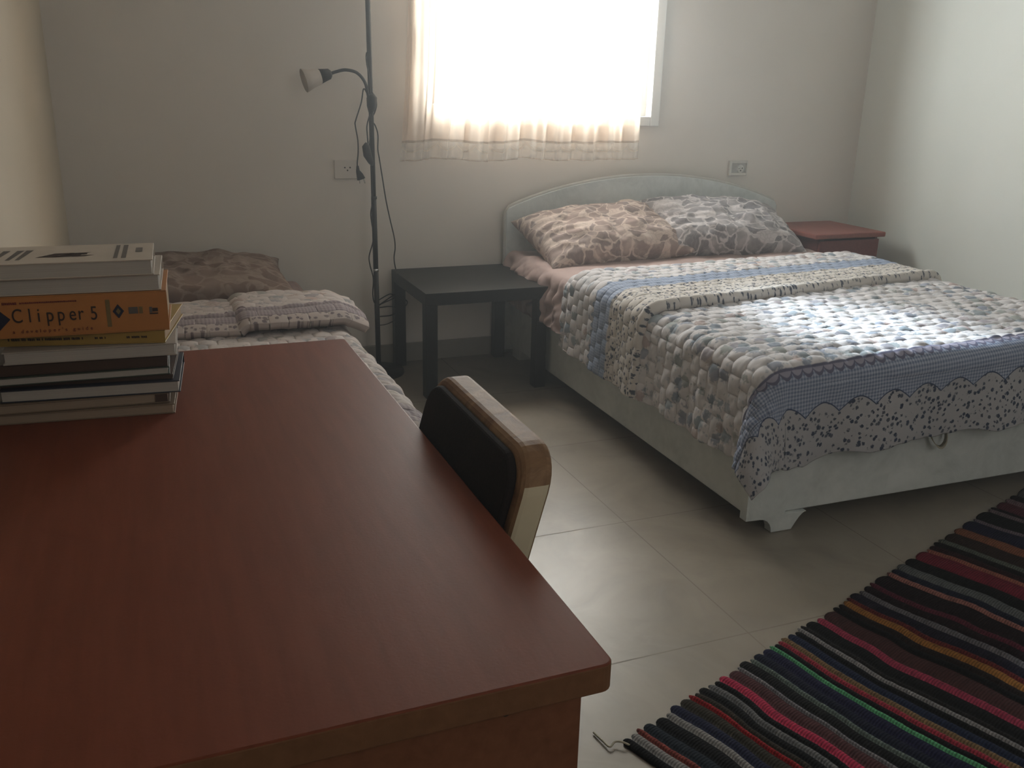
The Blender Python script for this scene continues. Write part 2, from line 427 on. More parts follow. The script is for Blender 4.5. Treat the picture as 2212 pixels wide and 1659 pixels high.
rod = empty('curtain_rod', (1.42, -.08, 2.345), label='slim white curtain rod holding the sheer peach curtain above the window', cat='curtain rod')
obj('rod', tube([(-.78, 0, 0), (.78, 0, 0)], .009, 12), M_whiteframe, rod, True)
for s in (-1, 1):
    obj('bracket', box(s*.7-.01, s*.7+.01, -.008, .08, -.02, .008), M_whiteframe, rod)
    obj('finial', lathe([(0, -.02), (.014, -.012), (.018, 0), (.014, .012), (0, .02)], 16, (s*.79, 0, 0), (1, 0, 0)), M_whiteframe, rod, True)

# ------------------------------------------------------------------ sockets
def socket(cx, cz, w, h, mat, label, style):
    e = empty('power_outlet', (cx, 0, cz), label=label, cat='outlet')
    if style == 1:
        bm = bmesh.new(); t = .013
        bx(bm, -w/2, -w/2+t*1.15, -.014, -.0005, -h/2, h/2); bx(bm, w/2-t*.6, w/2, -.014, -.0005, -h/2, h/2)
        bx(bm, -w/2+t*1.15, w/2-t*.6, -.014, -.0005, h/2-t, h/2); bx(bm, -w/2+t*1.15, w/2-t*.6, -.014, -.0005, -h/2, -h/2+t)
        obj('cover_frame', bm, mat, e, bevel=.002)
        obj('insert', box(-w/2+.0152, w/2-.008, -.007, -.0006, -h/2+.0132, h/2-.0132), simple('outlet_insert', (.42, .41, .38), .45, .35), e)
        r = obj('socket_face', lathe([(0, .0), (.019, 0), (.021, .002), (.021, .006)], 28, (.016, -.0095, -.004), (0, 1, 0)), M_plate, e, True)
        for a in (-1, 0, 1):
            obj('socket_hole', lathe([(0, -.001), (.003, -.001), (.003, .003)], 10, (.016+a*.009, -.0105, -.004-(.009 if a == 0 else -.003)), (0, 1, 0)), M_hole, r)
        obj('screw_cap', lathe([(0, -.004), (.005, -.003), (.006, 0)], 12, (.004, -.0105, .002), (0, 1, 0)), M_chrome, e, True)
    else:
        obj('cover_plate', box(-w/2, w/2, -.008, -.0005, -h/2, h/2), mat, e, bevel=.003)
        for a in (-1, 0, 1):
            obj('socket_hole', lathe([(0, 0), (.0035, 0), (.0035, .004)], 10, (.006+a*.0115, -.0088, .008-(.0 if a else .012)), (0, 1, 0)), M_hole, e)
    return e
socket(2.555, .885, .112, .075, M_plate, 'ivory power outlet in raised frame on the wall above the right pillow', 1)
socket(.515, .897, .102, .080, M_plate2, 'wall-coloured power outlet behind the hanging plug of the floor lamp', 2)

# ------------------------------------------------------------------ floor lamp
LX, LY = .6, -.15
lamp = empty('floor_lamp', (LX, LY, 0), label='tall thin black floor lamp with a small reading arm, cords wound round its pole', cat='floor lamp')
def L(pts): return [(p[0]-LX, p[1]-LY, p[2]) for p in pts]
obj('base', lathe([(0, .0), (.118, .0), (.122, .006), (.118, .018), (.03, .026), (.014, .05), (.0135, .06)], 48), M_blackmetal, lamp, True)
for a, b in ((.05, .475), (.475, .79), (.79, 1.76)):
    obj('pole', tube([(0.006-.012*a/1.7, 0, a), (.006-.012*b/1.7, 0, b)], .0115 if a < .7 else .0105, 16), M_blackmetal, lamp, True)
for a in (.475, .79): obj('pole_joint', tube([(.002, 0, a-.006), (.002, 0, a+.006)], .0128, 16), M_chrome if a < .5 else M_blackmetal, lamp, True)
obj('uplight_shade', lathe([(.01, 1.75), (.03, 1.76), (.09, 1.80), (.13, 1.86), (.128, 1.862), (.086, 1.806), (.02, 1.77)], 40), M_shade, lamp, True)
arm = smoothpath(L([(.590, -.165, 1.165), (.580, -.175, 1.215), (.568, -.175, 1.262), (.537, -.175, 1.296), (.492, -.175, 1.306), (.452, -.175, 1.298), (.424, -.175, 1.288)]))
obj('reading_arm', tube(arm, .0065, 10), M_plastic_k, lamp, True)
ax = Vector((-.95, -.05, -.26)); c0 = Vector(L([(.432, -.175, 1.291)])[0])
obj('lamp_socket', lathe([(.002, 0), (.012, 0), (.021, .008), (.0235, .022), (.029, .047), (.0, .047)], 24, c0, ax), M_plastic_k, lamp, True)
obj('reading_shade', lathe([(.026, .046), (.031, .052), (.037, .085), (.047, .115), (.046, .116), (.035, .086), (.028, .054)], 32, c0, ax), M_shade, lamp, True)
obj('arm_clamp', tube(L([(.595, -.168, 1.215), (.598, -.168, 1.20), (.597, -.166, 1.165), (.593, -.165, 1.135)]), [.012, .022, .02, .008], 14), M_plastic_k, lamp, True)
def cord(pts, r=.0028): return obj('cord', tube(smoothpath(L(pts), 7), r, 7), M_plastic_k, lamp, True)
cord([(.585, -.17, 1.20), (.566, -.165, 1.235), (.555, -.16, 1.18), (.530, -.16, 1.11), (.527, -.16, 1.09), (.536, -.16, 1.03), (.536, -.16, .98), (.531, -.16, .935), (.532, -.16, .915)])
cord([(.603, -.16, 1.22), (.618, -.15, 1.20), (.624, -.14, 1.17), (.615, -.14, 1.14), (.60, -.14, 1.11), (.618, -.13, 1.09), (.632, -.12, 1.05), (.633, -.11, .99), (.641, -.1, .95), (.655, -.09, .87), (.672, -.08, .77), (.692, -.07, .68), (.714, -.05, .60), (.720, -.04, .55), (.717, -.03, .50), (.73, -.015, .44), (.755, -.015, .36), (.75, -.018, .30), (.72, -.06, .285), (.66, -.12, .30), (.61, -.138, .305), (.66, -.11, .33), (.71, -.07, .34), (.76, -.02, .31), (.78, -.018, .29), (.755, -.03, .265), (.69, -.08, .25), (.61, -.135, .26)])
cord([(.59, -.168, 1.14), (.576, -.165, 1.09), (.576, -.165, 1.05), (.58, -.165, 1.0)])
cord([(.596, -.166, 1.14), (.59, -.165, 1.09), (.588, -.165, 1.05), (.584, -.165, 1.0)])
cord([(.594, -.152, 1.38), (.583, -.155, 1.372), (.582, -.158, 1.34), (.590, -.165, 1.28), (.592, -.165, 1.20)])
cord([(.585, -.165, .955), (.592, -.163, .90), (.592, -.163, .78), (.583, -.163, .72), (.592, -.163, .64), (.590, -.16, .60), (.572, -.16, .54), (.575, -.16, .50), (.588, -.16, .44), (.584, -.16, .37), (.592, -.16, .33), (.62, -.14, .34), (.68, -.09, .35), (.70, -.08, .33), (.62, -.135, .315)])
cord([(.61, -.138, .22), (.66, -.10, .214), (.72, -.04, .216)], .002)
obj('inline_switch', tube(L([(.572, -.168, 1.02), (.568, -.168, 1.005), (.574, -.168, .97), (.588, -.168, .94), (.594, -.166, .925)]), [.006, .016, .018, .012, .004], 12), M_plastic_k, lamp, True)
pl = obj('plug', tube(L([(.532, -.16, .925), (.533, -.16, .905), (.540, -.16, .888), (.546, -.16, .870)]), [.005, .008, .014, .018], 14), M_plastic_k, lamp, True)
for s in (-1, 1): obj('plug_pin', tube(L([(.547+s*.009, -.16, .872), (.551+s*.011, -.16, .852)]), .0022, 8), M_pin, pl, True)

# ------------------------------------------------------------------ black side table
tb = empty('side_table', (.7055, -.022, 0), label='black square side table with thick legs between the lamp and the double bed', cat='side table')
S = .545
obj('tabletop', box(0, S, -S, 0, .398, .45), M_black, tb, bevel=.002)
for a in (0, S-.052):
    for b in (-S, -.052): obj('leg', box(a+.0005, a+.0515, b+.0005, b+.0515, 0, .398), M_black, tb, bevel=.0015)

# ------------------------------------------------------------------ double bed (local frame: origin at foot-left corner)
BX, BY, BR = 1.235, -2.056, -.0155
BW, BL = 1.49, 2.02
bed = empty('double_bed', (BX, BY, 0), BR, 'grey upholstered double bed with arched headboard under the window', 'bed')
bm = bmesh.new(); bx(bm, .02, BW, .022, BL, .055, .365)
obj('bed_base', bm, M_velvet, bed, bevel=.008)
bm = box(.14, BW-.14, 0, .022, .057, .36); obj('foot_panel', bm, M_velvet, bed, bevel=.006)
def foot_profile(x0, s):
    pts = [(0, .36), (0, .052), (.045, .050)]
    for k in range(6): t = k/5; pts.append((.05+.045*math.sin(t*PI/2)*1.0, .05-.048*(1-math.cos(t*PI/2))))
    pts += [(.165, .002)]
    for k in range(7): t = k/6; pts.append((.168+.05*t, .002+.053*math.sin(t*PI/2)))
    pts += [(.139, .0565), (.139, .36)]
    return [(x0+s*a, b) for a, b in pts]
for x0, s in ((0, 1), (BW, -1)):
    obj('corner_foot', prism(foot_profile(x0, s), 'y', -.012, .02), M_velvet, bed, bevel=.004)
    obj('rear_foot', box(min(x0+s*.03, x0+s*.12), max(x0+s*.03, x0+s*.12), BL-.12, BL-.03, 0, .056), M_velvet, bed)
bm = box(.012, BW-.012, .022, 2.0, .365, .508); obj('mattress', bm, M_sheet, bed, bevel=.035)
# headboard
def hb(x):
    t = (x+.012)/(BW+.024); return .712+.146*(1-(2*t-1)**2)**.92
hbp = [(-.012, .03), (-.012, .70)]+[(x, hb(x)) for x in np.linspace(0, BW, 40)]+[(BW+.012, .70), (BW+.012, .03)]
obj('headboard_panel', prism(hbp, 'y', 2.0, 2.032), M_velvet, bed, bevel=.004)
tp = [(-.012, 2.013, .10), (-.013, 2.013, .4), (-.012, 2.013, .695)]+[(x, 2.013, hb(x)+.002) for x in np.linspace(.008, BW-.008, 44)]+[(BW+.012, 2.013, .695), (BW+.013, 2.013, .1)]
obj('headboard_trim', tube(tp, .0095, 10), M_trim, bed, True)
st = smoothpath([(.655, -.006, .285), (.653, -.02, .25), (.668, -.032, .222), (.688, -.034, .216), (.708, -.026, .236), (.715, -.006, .282)], 6)
bm = bmesh.new(); prev = None
for p in st:
    a = bm.verts.new((p.x-.004, p.y-.0125, p.z)); b = bm.verts.new((p.x+.010, p.y+.012, p.z))
    if prev: bm.faces.new((prev[0], a, b, prev[1]))
    prev = (a, b)
s_ = obj('pull_strap', bm, M_webbing, bed, True); md = s_.modifiers.new('s', 'SOLIDIFY'); md.thickness = .002
s_['label'] = 'beige webbing pull strap'

# sheet (thin crumpled cotton on mattress, hanging on the left side near the head)
def edge(d, Rr):
    """distance past bend start -> (horizontal, down)"""
    a = np.clip(d/Rr, 0, PI/2)
    h = np.where(d < 0, d, Rr*np.sin(a)); vv = np.where(d < 0, 0, Rr*(1-np.cos(a))+np.maximum(d-Rr*PI/2, 0))
    return h, vv
nu, nv = 260, 220
aa = np.linspace(-.24, BW+.12, nu)[:, None]*np.ones((1, nv)); bb = np.ones((nu, 1))*np.linspace(0, 1.25, nv)[None]
Rr = .035
hl, vl = edge(-aa+Rr, Rr); hr, vr = edge(aa-(BW)+Rr, Rr)
x = np.where(aa < BW/2, -hl+Rr, BW-Rr+hr); z = .514-np.where(aa < BW/2, vl, vr)
y = 1.992-bb
side = np.clip(vl/.1, 0, 1)*(aa < BW/2)*np.clip((.86-bb)/.1, 0, 1)
x = x+.012*(aa < BW/2)*(bb > .9)*(vl > .01)
rf = np.abs(np.sin(bb*26+2.6*vnoise(bb*6, aa*10, 2)+aa*9))**.7
x = x-side*(.006+.040*rf*(.45+vl*2)+.022*vnoise(bb*16, aa*24, 4)+.012*vnoise(bb*34, aa*40, 14)+.03*np.exp(-((bb-.3)/.2)**2))
z = z+side*(.018*rf+.02*vnoise(bb*12, aa*14, 15))*np.clip(1-vl*5, 0, 1)
lim = .045*np.exp(-((bb-.35)/.22)**2)
x = np.where(z < .47, np.maximum(x, -.055+lim*0), x)
z = z+(1-side)*(.006*vnoise(aa*5, bb*6, 6)+.004*vnoise(aa*14, bb*12, 8)+.010*np.maximum(0, np.sin((aa*3+bb*9)+1.5*vnoise(aa*3, bb*4, 9)))**6)
z = z+side*.03*vnoise(bb*9, aa*0, 12)*np.clip(vl*4, 0, 1)
z = np.maximum(z, .30)
P = np.stack([x, y, z], -1)
sh = obj('bed_sheet', gridmesh('bed_sheet', P, np.stack([aa, bb], -1)), M_sheet, loc=(BX, BY, 0), rot=(0, 0, BR))
tag(sh, 'crumpled mauve sheet on the double bed mattress, bunched beside the black table', 'sheet')

# quilt of the double bed
def puffs(a, b, pw, ph, amp, seed):
    r = np.floor(b/ph); off = (r % 2)*.5
    jx = .12*vnoise(a*9, b*9, seed)
    uu = ((a/pw+off+jx) % 1)*2-1; vv = ((b/ph+.1*vnoise(a*11, b*7, seed+1)) % 1)*2-1
    d = (1-uu**2)*(1-vv**2)
    return amp*np.clip(d, 0, 1)**.45*(.75+.35*vnoise(a*17, b*17, seed+2))
def drape(aa, bb, W, Lb, Rr, ztop, flare, y0, seed):
    """aa across (0..W on top), bb from head (0) to foot (Lb = foot edge)."""
    left = aa < W/2
    da = np.where(left, -aa, aa-W)+Rr; db = bb-Lb+Rr
    dap = np.maximum(da, 0); dbp = np.maximum(db, 0)
    r = np.hypot(dap, dbp); sc_ = 2*dap*dbp/np.maximum(r*r, 1e-9); r = r*(1-.16*sc_**2*np.clip(r/.25, 0, 1)); h, v = edge(r, Rr)
    cs = np.where(r > 1e-9, dap/np.maximum(r, 1e-9), 0); sn = np.where(r > 1e-9, dbp/np.maximum(r, 1e-9), 0)
    hang = np.maximum(r-Rr*PI/2, 0)
    h = h+.010*np.clip(r/.06, 0, 1)+flare*hang+.16*hang*(2*cs*sn)**1.0
    xin = np.where(left, np.where(da > 0, Rr, aa), np.where(da > 0, W-Rr, aa))
    x = np.where(left, xin-h*cs, xin+h*cs)
    yy = np.where(db > 0, Lb-Rr, bb)+h*sn
    return x, y0-yy, ztop-v, hang, cs, sn
QZ = .530
nu, nv = 520, 400
a0, a1, Lb = -.272, BW+.28, 1.345
Lq = Lb+.268
aa = np.linspace(a0, a1, nu)[:, None]*np.ones((1, nv)); shr = np.clip(aa, 0, BW); bb = np.linspace(.0, 1, nv)[None]*(Lq-.035*shr)
# foot edge at local y = -.02 ; head edge of the lower layer hidden under the cuff
yfoot = -.035
x, y, z, hang, cs, sn = drape(aa, bb, BW, Lb, .055, QZ, .05, yfoot+Lb, 1)
# soft folds of hanging side
x = x-cs*(aa < BW/2)*hang*.035*np.sin(bb*23+1.3*np.sin(bb*7)); y = y-sn*hang*.06*np.sin(aa*17+1.1*np.sin(aa*5))
P = np.stack([x, y, z], -1)
n = grid_normals(P); 
if n[nu//2, nv//3, 2] < 0: n = -n
border = 1/(1+np.exp(-(Lb-.004-.055*shr-bb)/.003))
pf = puffs(aa, bb, .062, .052, .014, 20)*border+(1-border)*(.0015*vnoise(aa*30, bb*30, 3)+.004)
flatc = (1-border)*(puffs(aa, bb, .05, .05, .010, 30)*np.clip((-aa-.0)/.05, 0, 1)*(bb < Lb+.09))
pf = pf+flatc+.006*vnoise(aa*4, bb*5, 41)*(hang < .001)+.0022*vnoise(aa*55, bb*70, 43)*border
P = P+n*pf[..., None]
P[..., 2] += (.012*vnoise(aa*8+3, bb*9, 17)+.005*vnoise(aa*30, bb*30, 18))*np.clip(hang/.25, 0, 1)*(1-cs*sn)
qe = empty('quilt', (BX, BY, 0), BR, 'puffy patchwork floral quilt with blue gingham border spread over the double bed', 'quilt')
q1 = obj('quilt_body', gridmesh('quilt_body', P, np.stack([aa, bb+.055*shr], -1)), quilt_main_mat(Lb-.012, .125), qe)
md = q1.modifiers.new('s', 'SOLIDIFY'); md.thickness = .006; md.offset = -1
# cuff = folded-back head part lying on top
nu, nv = 460, 170
a0, a1 = -.285, BW+.28
aa = np.linspace(a0, a1, nu)[:, None]*np.ones((1, nv)); tt = np.ones((nu, 1))*np.linspace(0, 1, nv)[None]
ac = np.clip(aa, 0, BW)
ys = 1.232+.095*ac; ye = .625+.145*ac          # head edge / fold edge in local y
Lc = .65
bb = tt*Lc
Rr = .06
left = aa < BW/2
da = np.where(left, -aa, aa-BW)+Rr; h, v = edge(np.maximum(da, 0), Rr); hang = np.maximum(da-Rr*PI/2, 0)
x = np.where(left, np.where(da > 0, Rr-h-.05*hang-.014*np.clip(da/.06, 0, 1), aa), np.where(da > 0, BW-Rr+h+.05*hang, aa)); z = QZ+.020-v
y = ys+(ye-ys)*tt
endr = np.clip(tt*Lc/.02, 0, 1)
x = x-left*hang*.035*np.sin(bb*22+1)
P = np.stack([x, y, z], -1); n = grid_normals(P)
if n[nu//2, nv//3, 2] < 0: n = -n
hemroll = np.exp(-((bb-Lc+.014)/.010)**2)*.012
lowamp = np.where(bb > .40, .55, 1.0)*np.where((bb > .25) & (bb < .40), .75, 1)
pf = puffs(aa, bb, .056, .05, .013, 50)*lowamp*(1-np.exp(-((bb-Lc+.03)/.006)**2))+hemroll
n2 = n.copy()
P = P+n*pf[..., None]
# tuck the two free edges down to the layer below
dn = .016*(1-np.sqrt(np.clip(1-(1-np.clip(bb/.02, 0, 1))**2, 0, 1)))+.014*(1-np.sqrt(np.clip(1-(1-np.clip((Lc-bb)/.008, 0, 1))**2, 0, 1)))
P = P-n2*dn[..., None]
P[..., 2] += (.010*vnoise(aa*5, bb*12, 61))*np.clip(hang/.2, 0, 1)-.03*np.clip(hang/.25, 0, 1)*(tt-.3)*.6
cf = obj('folded_cuff', gridmesh('folded_cuff', P, np.stack([aa, bb], -1)), quilt_cuff_mat(.235, .385, Lc), qe)
cf['label'] = 'folded-back head end with blue gingham band'
md = cf.modifiers.new('s', 'SOLIDIFY'); md.thickness = .012; md.offset = -1

# ------------------------------------------------------------------ pillows
def pillow(name, w, d, t, mat, loc, rot, label, seed, wr=1.5, sag=0):
    nu, nv = 120, 90
    th = np.linspace(-1, 1, nu)[:, None]*np.ones((1, nv)); ph = np.ones((nu, 1))*np.linspace(-1, 1, nv)[None]
    out = []
    for s in (1, -1):
        prof = ((1-np.abs(th)**2.6)*(1-np.abs(ph)**2.6))
        prof = np.clip(prof, 0, 1)**.48
        pin = 1-.09*(1-np.abs(ph)**2)*1.0*np.abs(th)**3; pin2 = 1-.13*(1-np.abs(th)**2)*np.abs(ph)**3
        X = w/2*th*pin; Y = d/2*ph*pin2
        wrk = (.010*vnoise(th*4+9, ph*3, seed)+.006*vnoise(th*9, ph*7, seed+1))*wr*prof
        ed = np.abs(th)**2
        wrk = wrk+.006*wr*ed*np.sin(ph*26+3*vnoise(ph*3, th*2, seed+2))*prof
        Z = s*(t/2)*prof+wrk*(1 if s > 0 else .4)
        Z = Z+sag*(1-ph)*.0
        out.append(np.stack([X, Y, Z], -1))
    me = bpy.data.meshes.new(name); bm = bmesh.new()
    for k, P in enumerate(out):
        V = [[bm.verts.new(P[i, j]) for j in range(nv)] for i in range(nu)]
        for i in range(nu-1):
            for j in range(nv-1):
                q = (V[i][j], V[i+1][j], V[i+1][j+1], V[i][j+1]); bm.faces.new(q if k == 0 else q[::-1])
    bmesh.ops.remove_doubles(bm, verts=bm.verts, dist=.0005)
    o = obj(name, bm, mat, smooth=True, loc=loc, rot=rot); return tag(o, label, 'pillow')
pillow('pillow', .76, .44, .23, M_pilA, (1.66, -.262, .603), (math.radians(20), math.radians(-3), math.radians(4)), 'left pillow on the double bed, leaf print with pinkish warm light in its colour, nearer the lamp', 100)
pillow('pillow', .80, .44, .23, M_pilB, (2.305, -.258, .618), (math.radians(25), math.radians(3), math.radians(-3)), 'right pillow on the double bed, grey and white leaf print, next to the nightstand', 130)

# ------------------------------------------------------------------ nightstand
ns = empty('nightstand', (2.735, -.458, 0), label='reddish brown wooden nightstand in the corner right of the double bed', cat='nightstand')
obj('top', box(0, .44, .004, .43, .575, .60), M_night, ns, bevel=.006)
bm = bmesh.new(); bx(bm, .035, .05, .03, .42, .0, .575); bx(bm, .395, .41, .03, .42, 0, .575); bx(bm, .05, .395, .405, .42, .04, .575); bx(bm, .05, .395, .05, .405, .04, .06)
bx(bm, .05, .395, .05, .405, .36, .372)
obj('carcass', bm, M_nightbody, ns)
dr = obj('drawer', box(.038, .407, .012, .03, .40, .565), M_nightbody, ns, bevel=.002)
obj('knob', lathe([(.004, .0), (.006, .01), (.013, .018), (.013, .024), (0, .027)], 16, (.222, .012, .48), (0, -1, 0)), M_chrome, dr, True)
d2 = obj('door', box(.038, .407, .012, .03, .045, .395), M_nightbody, ns, bevel=.002)
obj('knob', lathe([(.004, .0), (.006, .01), (.013, .018), (.013, .024), (0, .027)], 16, (.36, .012, .3), (0, -1, 0)), M_chrome, d2, True)

# ------------------------------------------------------------------ single bed
sb = empty('single_bed', (XL+.02, 0, 0), label='low single bed along the left wall behind the desk', cat='bed')
SW = .885
obj('bed_base', box(.01, SW-.02, -1.95, -.03, .06, .27), M_velvet, sb, bevel=.008)
obj('mattress', box(.0, SW-.01, -1.98, -.02, .27, .425), M_sheet, sb, bevel=.03)
for a in (.05, SW-.12):
    for b in (-1.9, -.13): obj('leg', box(a, a+.06, b, b+.06, 0, .06), M_blackmetal, sb)
# quilt on the single bed
nu, nv = 300, 420
aa = np.linspace(-.0, SW+.24, nu)[:, None]*np.ones((1, nv)); bb = np.ones((nu, 1))*np.linspace(.0, 1.50+.10, nv)[None]
Lb2 = 1.34
x, y, z, hang, cs, sn = drape(np.where(aa < SW/2, np.maximum(aa, .056), aa), bb, SW, Lb2, .055, .444, .05, -.68, 3)
x = np.where(aa < SW/2, aa, x)
P = np.stack([x, y, z], -1); n = grid_normals(P)
if n[nu//2, nv//3, 2] < 0: n = -n
P = P+n*(puffs(aa, bb, .060, .055, .014, 70))[..., None]
sq = empty('quilt', (XL+.02, 0, 0), 0, 'floral patchwork quilt on the single bed, folded down below its pillow', 'quilt')
qm2 = NT('patchwork_quilt_single', .85, .15); t_, U_, V_ = qm2.uv(); 
fc = floral(qm2, t_)
inb = qm2.M('MULTIPLY', qm2.step(V_, 1.16, 1.165), qm2.step(V_, 1.305, 1.30))
fc = qm2.mix(inb, fc, gingham(qm2, U_, V_, .0105, (.36, .35, .39), (.15, .16, .22)))
fc = qm2.mix(qm2.step(qm2.M('ABSOLUTE', qm2.M('SUBTRACT', V_, 1.16)), .004, .002), fc, (.05, .06, .12))
qm2.color(qm2.mix(.28, fc, (.42, .29, .20)))
o = obj('quilt_body', gridmesh('quilt_body', P, np.stack([aa, bb], -1)), qm2.m, sq); md = o.modifiers.new('s', 'SOLIDIFY'); md.thickness = .006; md.offset = -1
# folded pack at its head end
nu, nv = 260, 130
aa = np.linspace(.01, SW+.055, nu)[:, None]*np.ones((1, nv)); tt = np.ones((nu, 1))*np.linspace(0, 1, nv)[None]
Lc = .43; bb = tt*Lc
rx = np.clip((aa-.53)/.02, 0, 1)
y = -.70-.37*tt-.03*vnoise(aa*3, tt*0, 4)-(np.clip(aa-.75, 0, 1)**1)*.16*(1-tt)+.10*np.clip(aa-.80, 0, 1)*tt
z = .470+.020*rx-(np.clip(tt-.78, 0, 1)/.22)**2*.022-np.clip(.06-tt, 0, 1)*.5*.5-np.clip(aa-SW+.02, 0, 1)*.45
z += puffs(aa, bb, .065, .055, .012, 90)*(1-.6*(tt > .72))+.006*vnoise(aa*6, tt*4, 8)
P = np.stack([aa, y, z], -1)
qm3 = NT('patchwork_quilt_single_fold', .85, .15); t_, U_, V_ = qm3.uv()
sc = qm3.M('MULTIPLY', qm3.M('ABSOLUTE', qm3.M('SINE', qm3.M('MULTIPLY', U_, PI/.055))), .022)
v1 = qm3.M('SUBTRACT', V_, qm3.M('ADD', .265, sc))
c = floral(qm3, t_); c = qm3.mix(qm3.step(v1, 0, .003), c, gingham(qm3, U_, V_, .0105, (.36, .34, .38), (.15, .15, .21)))
c = qm3.mix(qm3.step(qm3.M('ABSOLUTE', v1), .005, .003), c, (.04, .045, .10))
c = qm3.mix(qm3.step(V_, .385, .39), c, small_floral(qm3, t_, (.45, .42, .42), (.05, .06, .12), 60, .44)); qm3.color(qm3.mix(.28, c, (.42, .29, .20)))
o = obj('folded_end', gridmesh('folded_end', P, np.stack([aa, bb], -1)), qm3.m, sq); md = o.modifiers.new('s', 'SOLIDIFY'); md.thickness = .03; md.offset = -1
pillow('pillow', .70, .52, .17, M_pilC, (-.14, -.31, .50), (math.radians(8), math.radians(2), math.radians(2)), 'dim brownish leaf print pillow on the single bed behind the book stack', 160)

# ------------------------------------------------------------------ desk
dk = empty('desk', (XL+.002, -3.43, 0), label='large reddish brown desk in the foreground with a book stack on it', cat='desk')
DW, DL = .645, 1.195
rc = .012; pts = []
for cx, cy, s in ((DW-rc, rc, -PI/2), (DW-rc, DL-rc, 0)):
    for k in range(6): a = s+k/5*PI/2; pts.append((cx+rc*math.cos(a), cy+rc*math.sin(a)))
pts += [(0, DL), (0, 0)]
o = obj('desktop', prism(pts, 'z', .720, .75), [M_desk, M_deskedge], dk, bevel=.0025)
for p in o.data.polygons:
    if abs(p.normal.z) < .5: p.material_index = 1
obj('side_panel', box(.0, DW-.018, .03, .048, 0, .72), M_deskpanel, dk, bevel=.0015)
obj('side_panel', box(.0, DW-.06, DL-.05, DL-.032, 0, .72), M_deskpanel, dk, bevel=.0015)
obj('back_panel', box(.03, .048, .048, DL-.05, .30, .72), M_deskpanel, dk)
obj('screw', lathe([(0, -.0015), (.004, -.0015), (.0045, 0)], 12, (-.064-XL, .03, .700), (0, 1, 0)), M_hole, dk)

# ------------------------------------------------------------------ chair
M_chairin = simple('dark_brown_fabric', (.014, .009, .008), .85, .12, .2, 200, .2)
def chairout():
    m = NT('worn_tan_vinyl', .6, .2); v = m.objc(); w = m.warp(v, 9, .08); f, _ = m.noise(w, 16, 6, .65, .7)
    m.color(m.ramp(f, [(.32, (.13, .065, .03)), (.5, (.21, .12, .06)), (.68, (.31, .19, .10))])); m.bump(f, .35, .004); return m.m
M_tan = chairout(); M_cream = simple('cream_plastic_shell', (.50, .44, .31), .45, .35, .08, 9)
ch = empty('desk_chair', (.07, -2.935, 0), label='desk chair with dark padded back and worn tan rim, tucked against the desk', cat='chair')
# backrest: profile in (y, h) plane, extruded along thickness, leaning
def bprof(w, h0, h1, r, k=7, ex=0):
    pts = [(-w/2+.0, h0), (w/2, h0)]
    for i in range(k+1): a = i/k*PI/2; pts.append((w/2-r-.0+r*math.cos(a)+0, h1-r+r*math.sin(a)))
    for i in range(k+1): a = PI/2+i/k*PI/2; pts.append((-w/2+r+r*math.cos(a), h1-r+r*math.sin(a)))
    return pts
lean = .27
def slab(w, h0, h1, r, x0, x1, mat, name, bevel, parent, ins=0):
    bm = prism(bprof(w, h0, h1, r), 'x', x0, x1)
    for v in bm.verts: v.co.x += (v.co.z-.83)*lean
    return obj(name, bm, mat, parent, bevel=bevel)
br = slab(.380, .52, .829, .052, .006, .049, [M_tan, M_cream], 'backrest', .010, ch)
for p in br.data.polygons:
    c = p.center
    if c.z < .785 and abs(p.normal.x) < .6: p.material_index = 1
pd = slab(.350, .53, .819, .043, -.006, .0065, M_chairin, 'front_pad', .005, br)
obj('seat', box(-.42, .02, -.2, .2, .43, .475), M_chairin, ch, bevel=.02)
obj('back_support', box(-.02, .0, -.02, .02, .40, .56), M_blackmetal, ch)
for sx in (-.37, -.01):
    for sy in (-.16, .16):
        obj('leg', tube([(sx, sy, .44), (sx+(.03 if sx > -.1 else -.03), sy*1.1, .0)], .012, 12), M_blackmetal, ch, True)

# ------------------------------------------------------------------ books
def pages_mat(name, c):
    m = NT(name, .85, .1); v = m.objc(); x = m.new('ShaderNodeSeparateXYZ'); m.link(v, x.inputs[0])
    f, _ = m.noise(v, 12, 3)
    w = m.new('ShaderNodeTexNoise'); mp = m.new('ShaderNodeMapping'); mp.inputs['Scale'].default_value = (2, 2, 900); m.link(v, mp.inputs[0]); m.link(mp.outputs[0], w.inputs['Vector']); w.inputs['Scale'].default_value = 1.0
    cc = m.mix(w.outputs['Fac'], tuple(a*.72 for a in c), tuple(min(1, a*1.15) for a in c)); m.color(m.mix(m.M('MULTIPLY', f, .25), cc, tuple(a*.7 for a in c))); return m.m
M_pg = pages_mat('paper_pages_grey', (.40, .37, .33)); M_pgw = pages_mat('paper_pages_warm', (.42, .32, .22)); M_pgd = pages_mat('paper_pages_tan', (.30, .23, .17))
def cov(name, c): return simple(name, c, .45, .35, .06, 30)
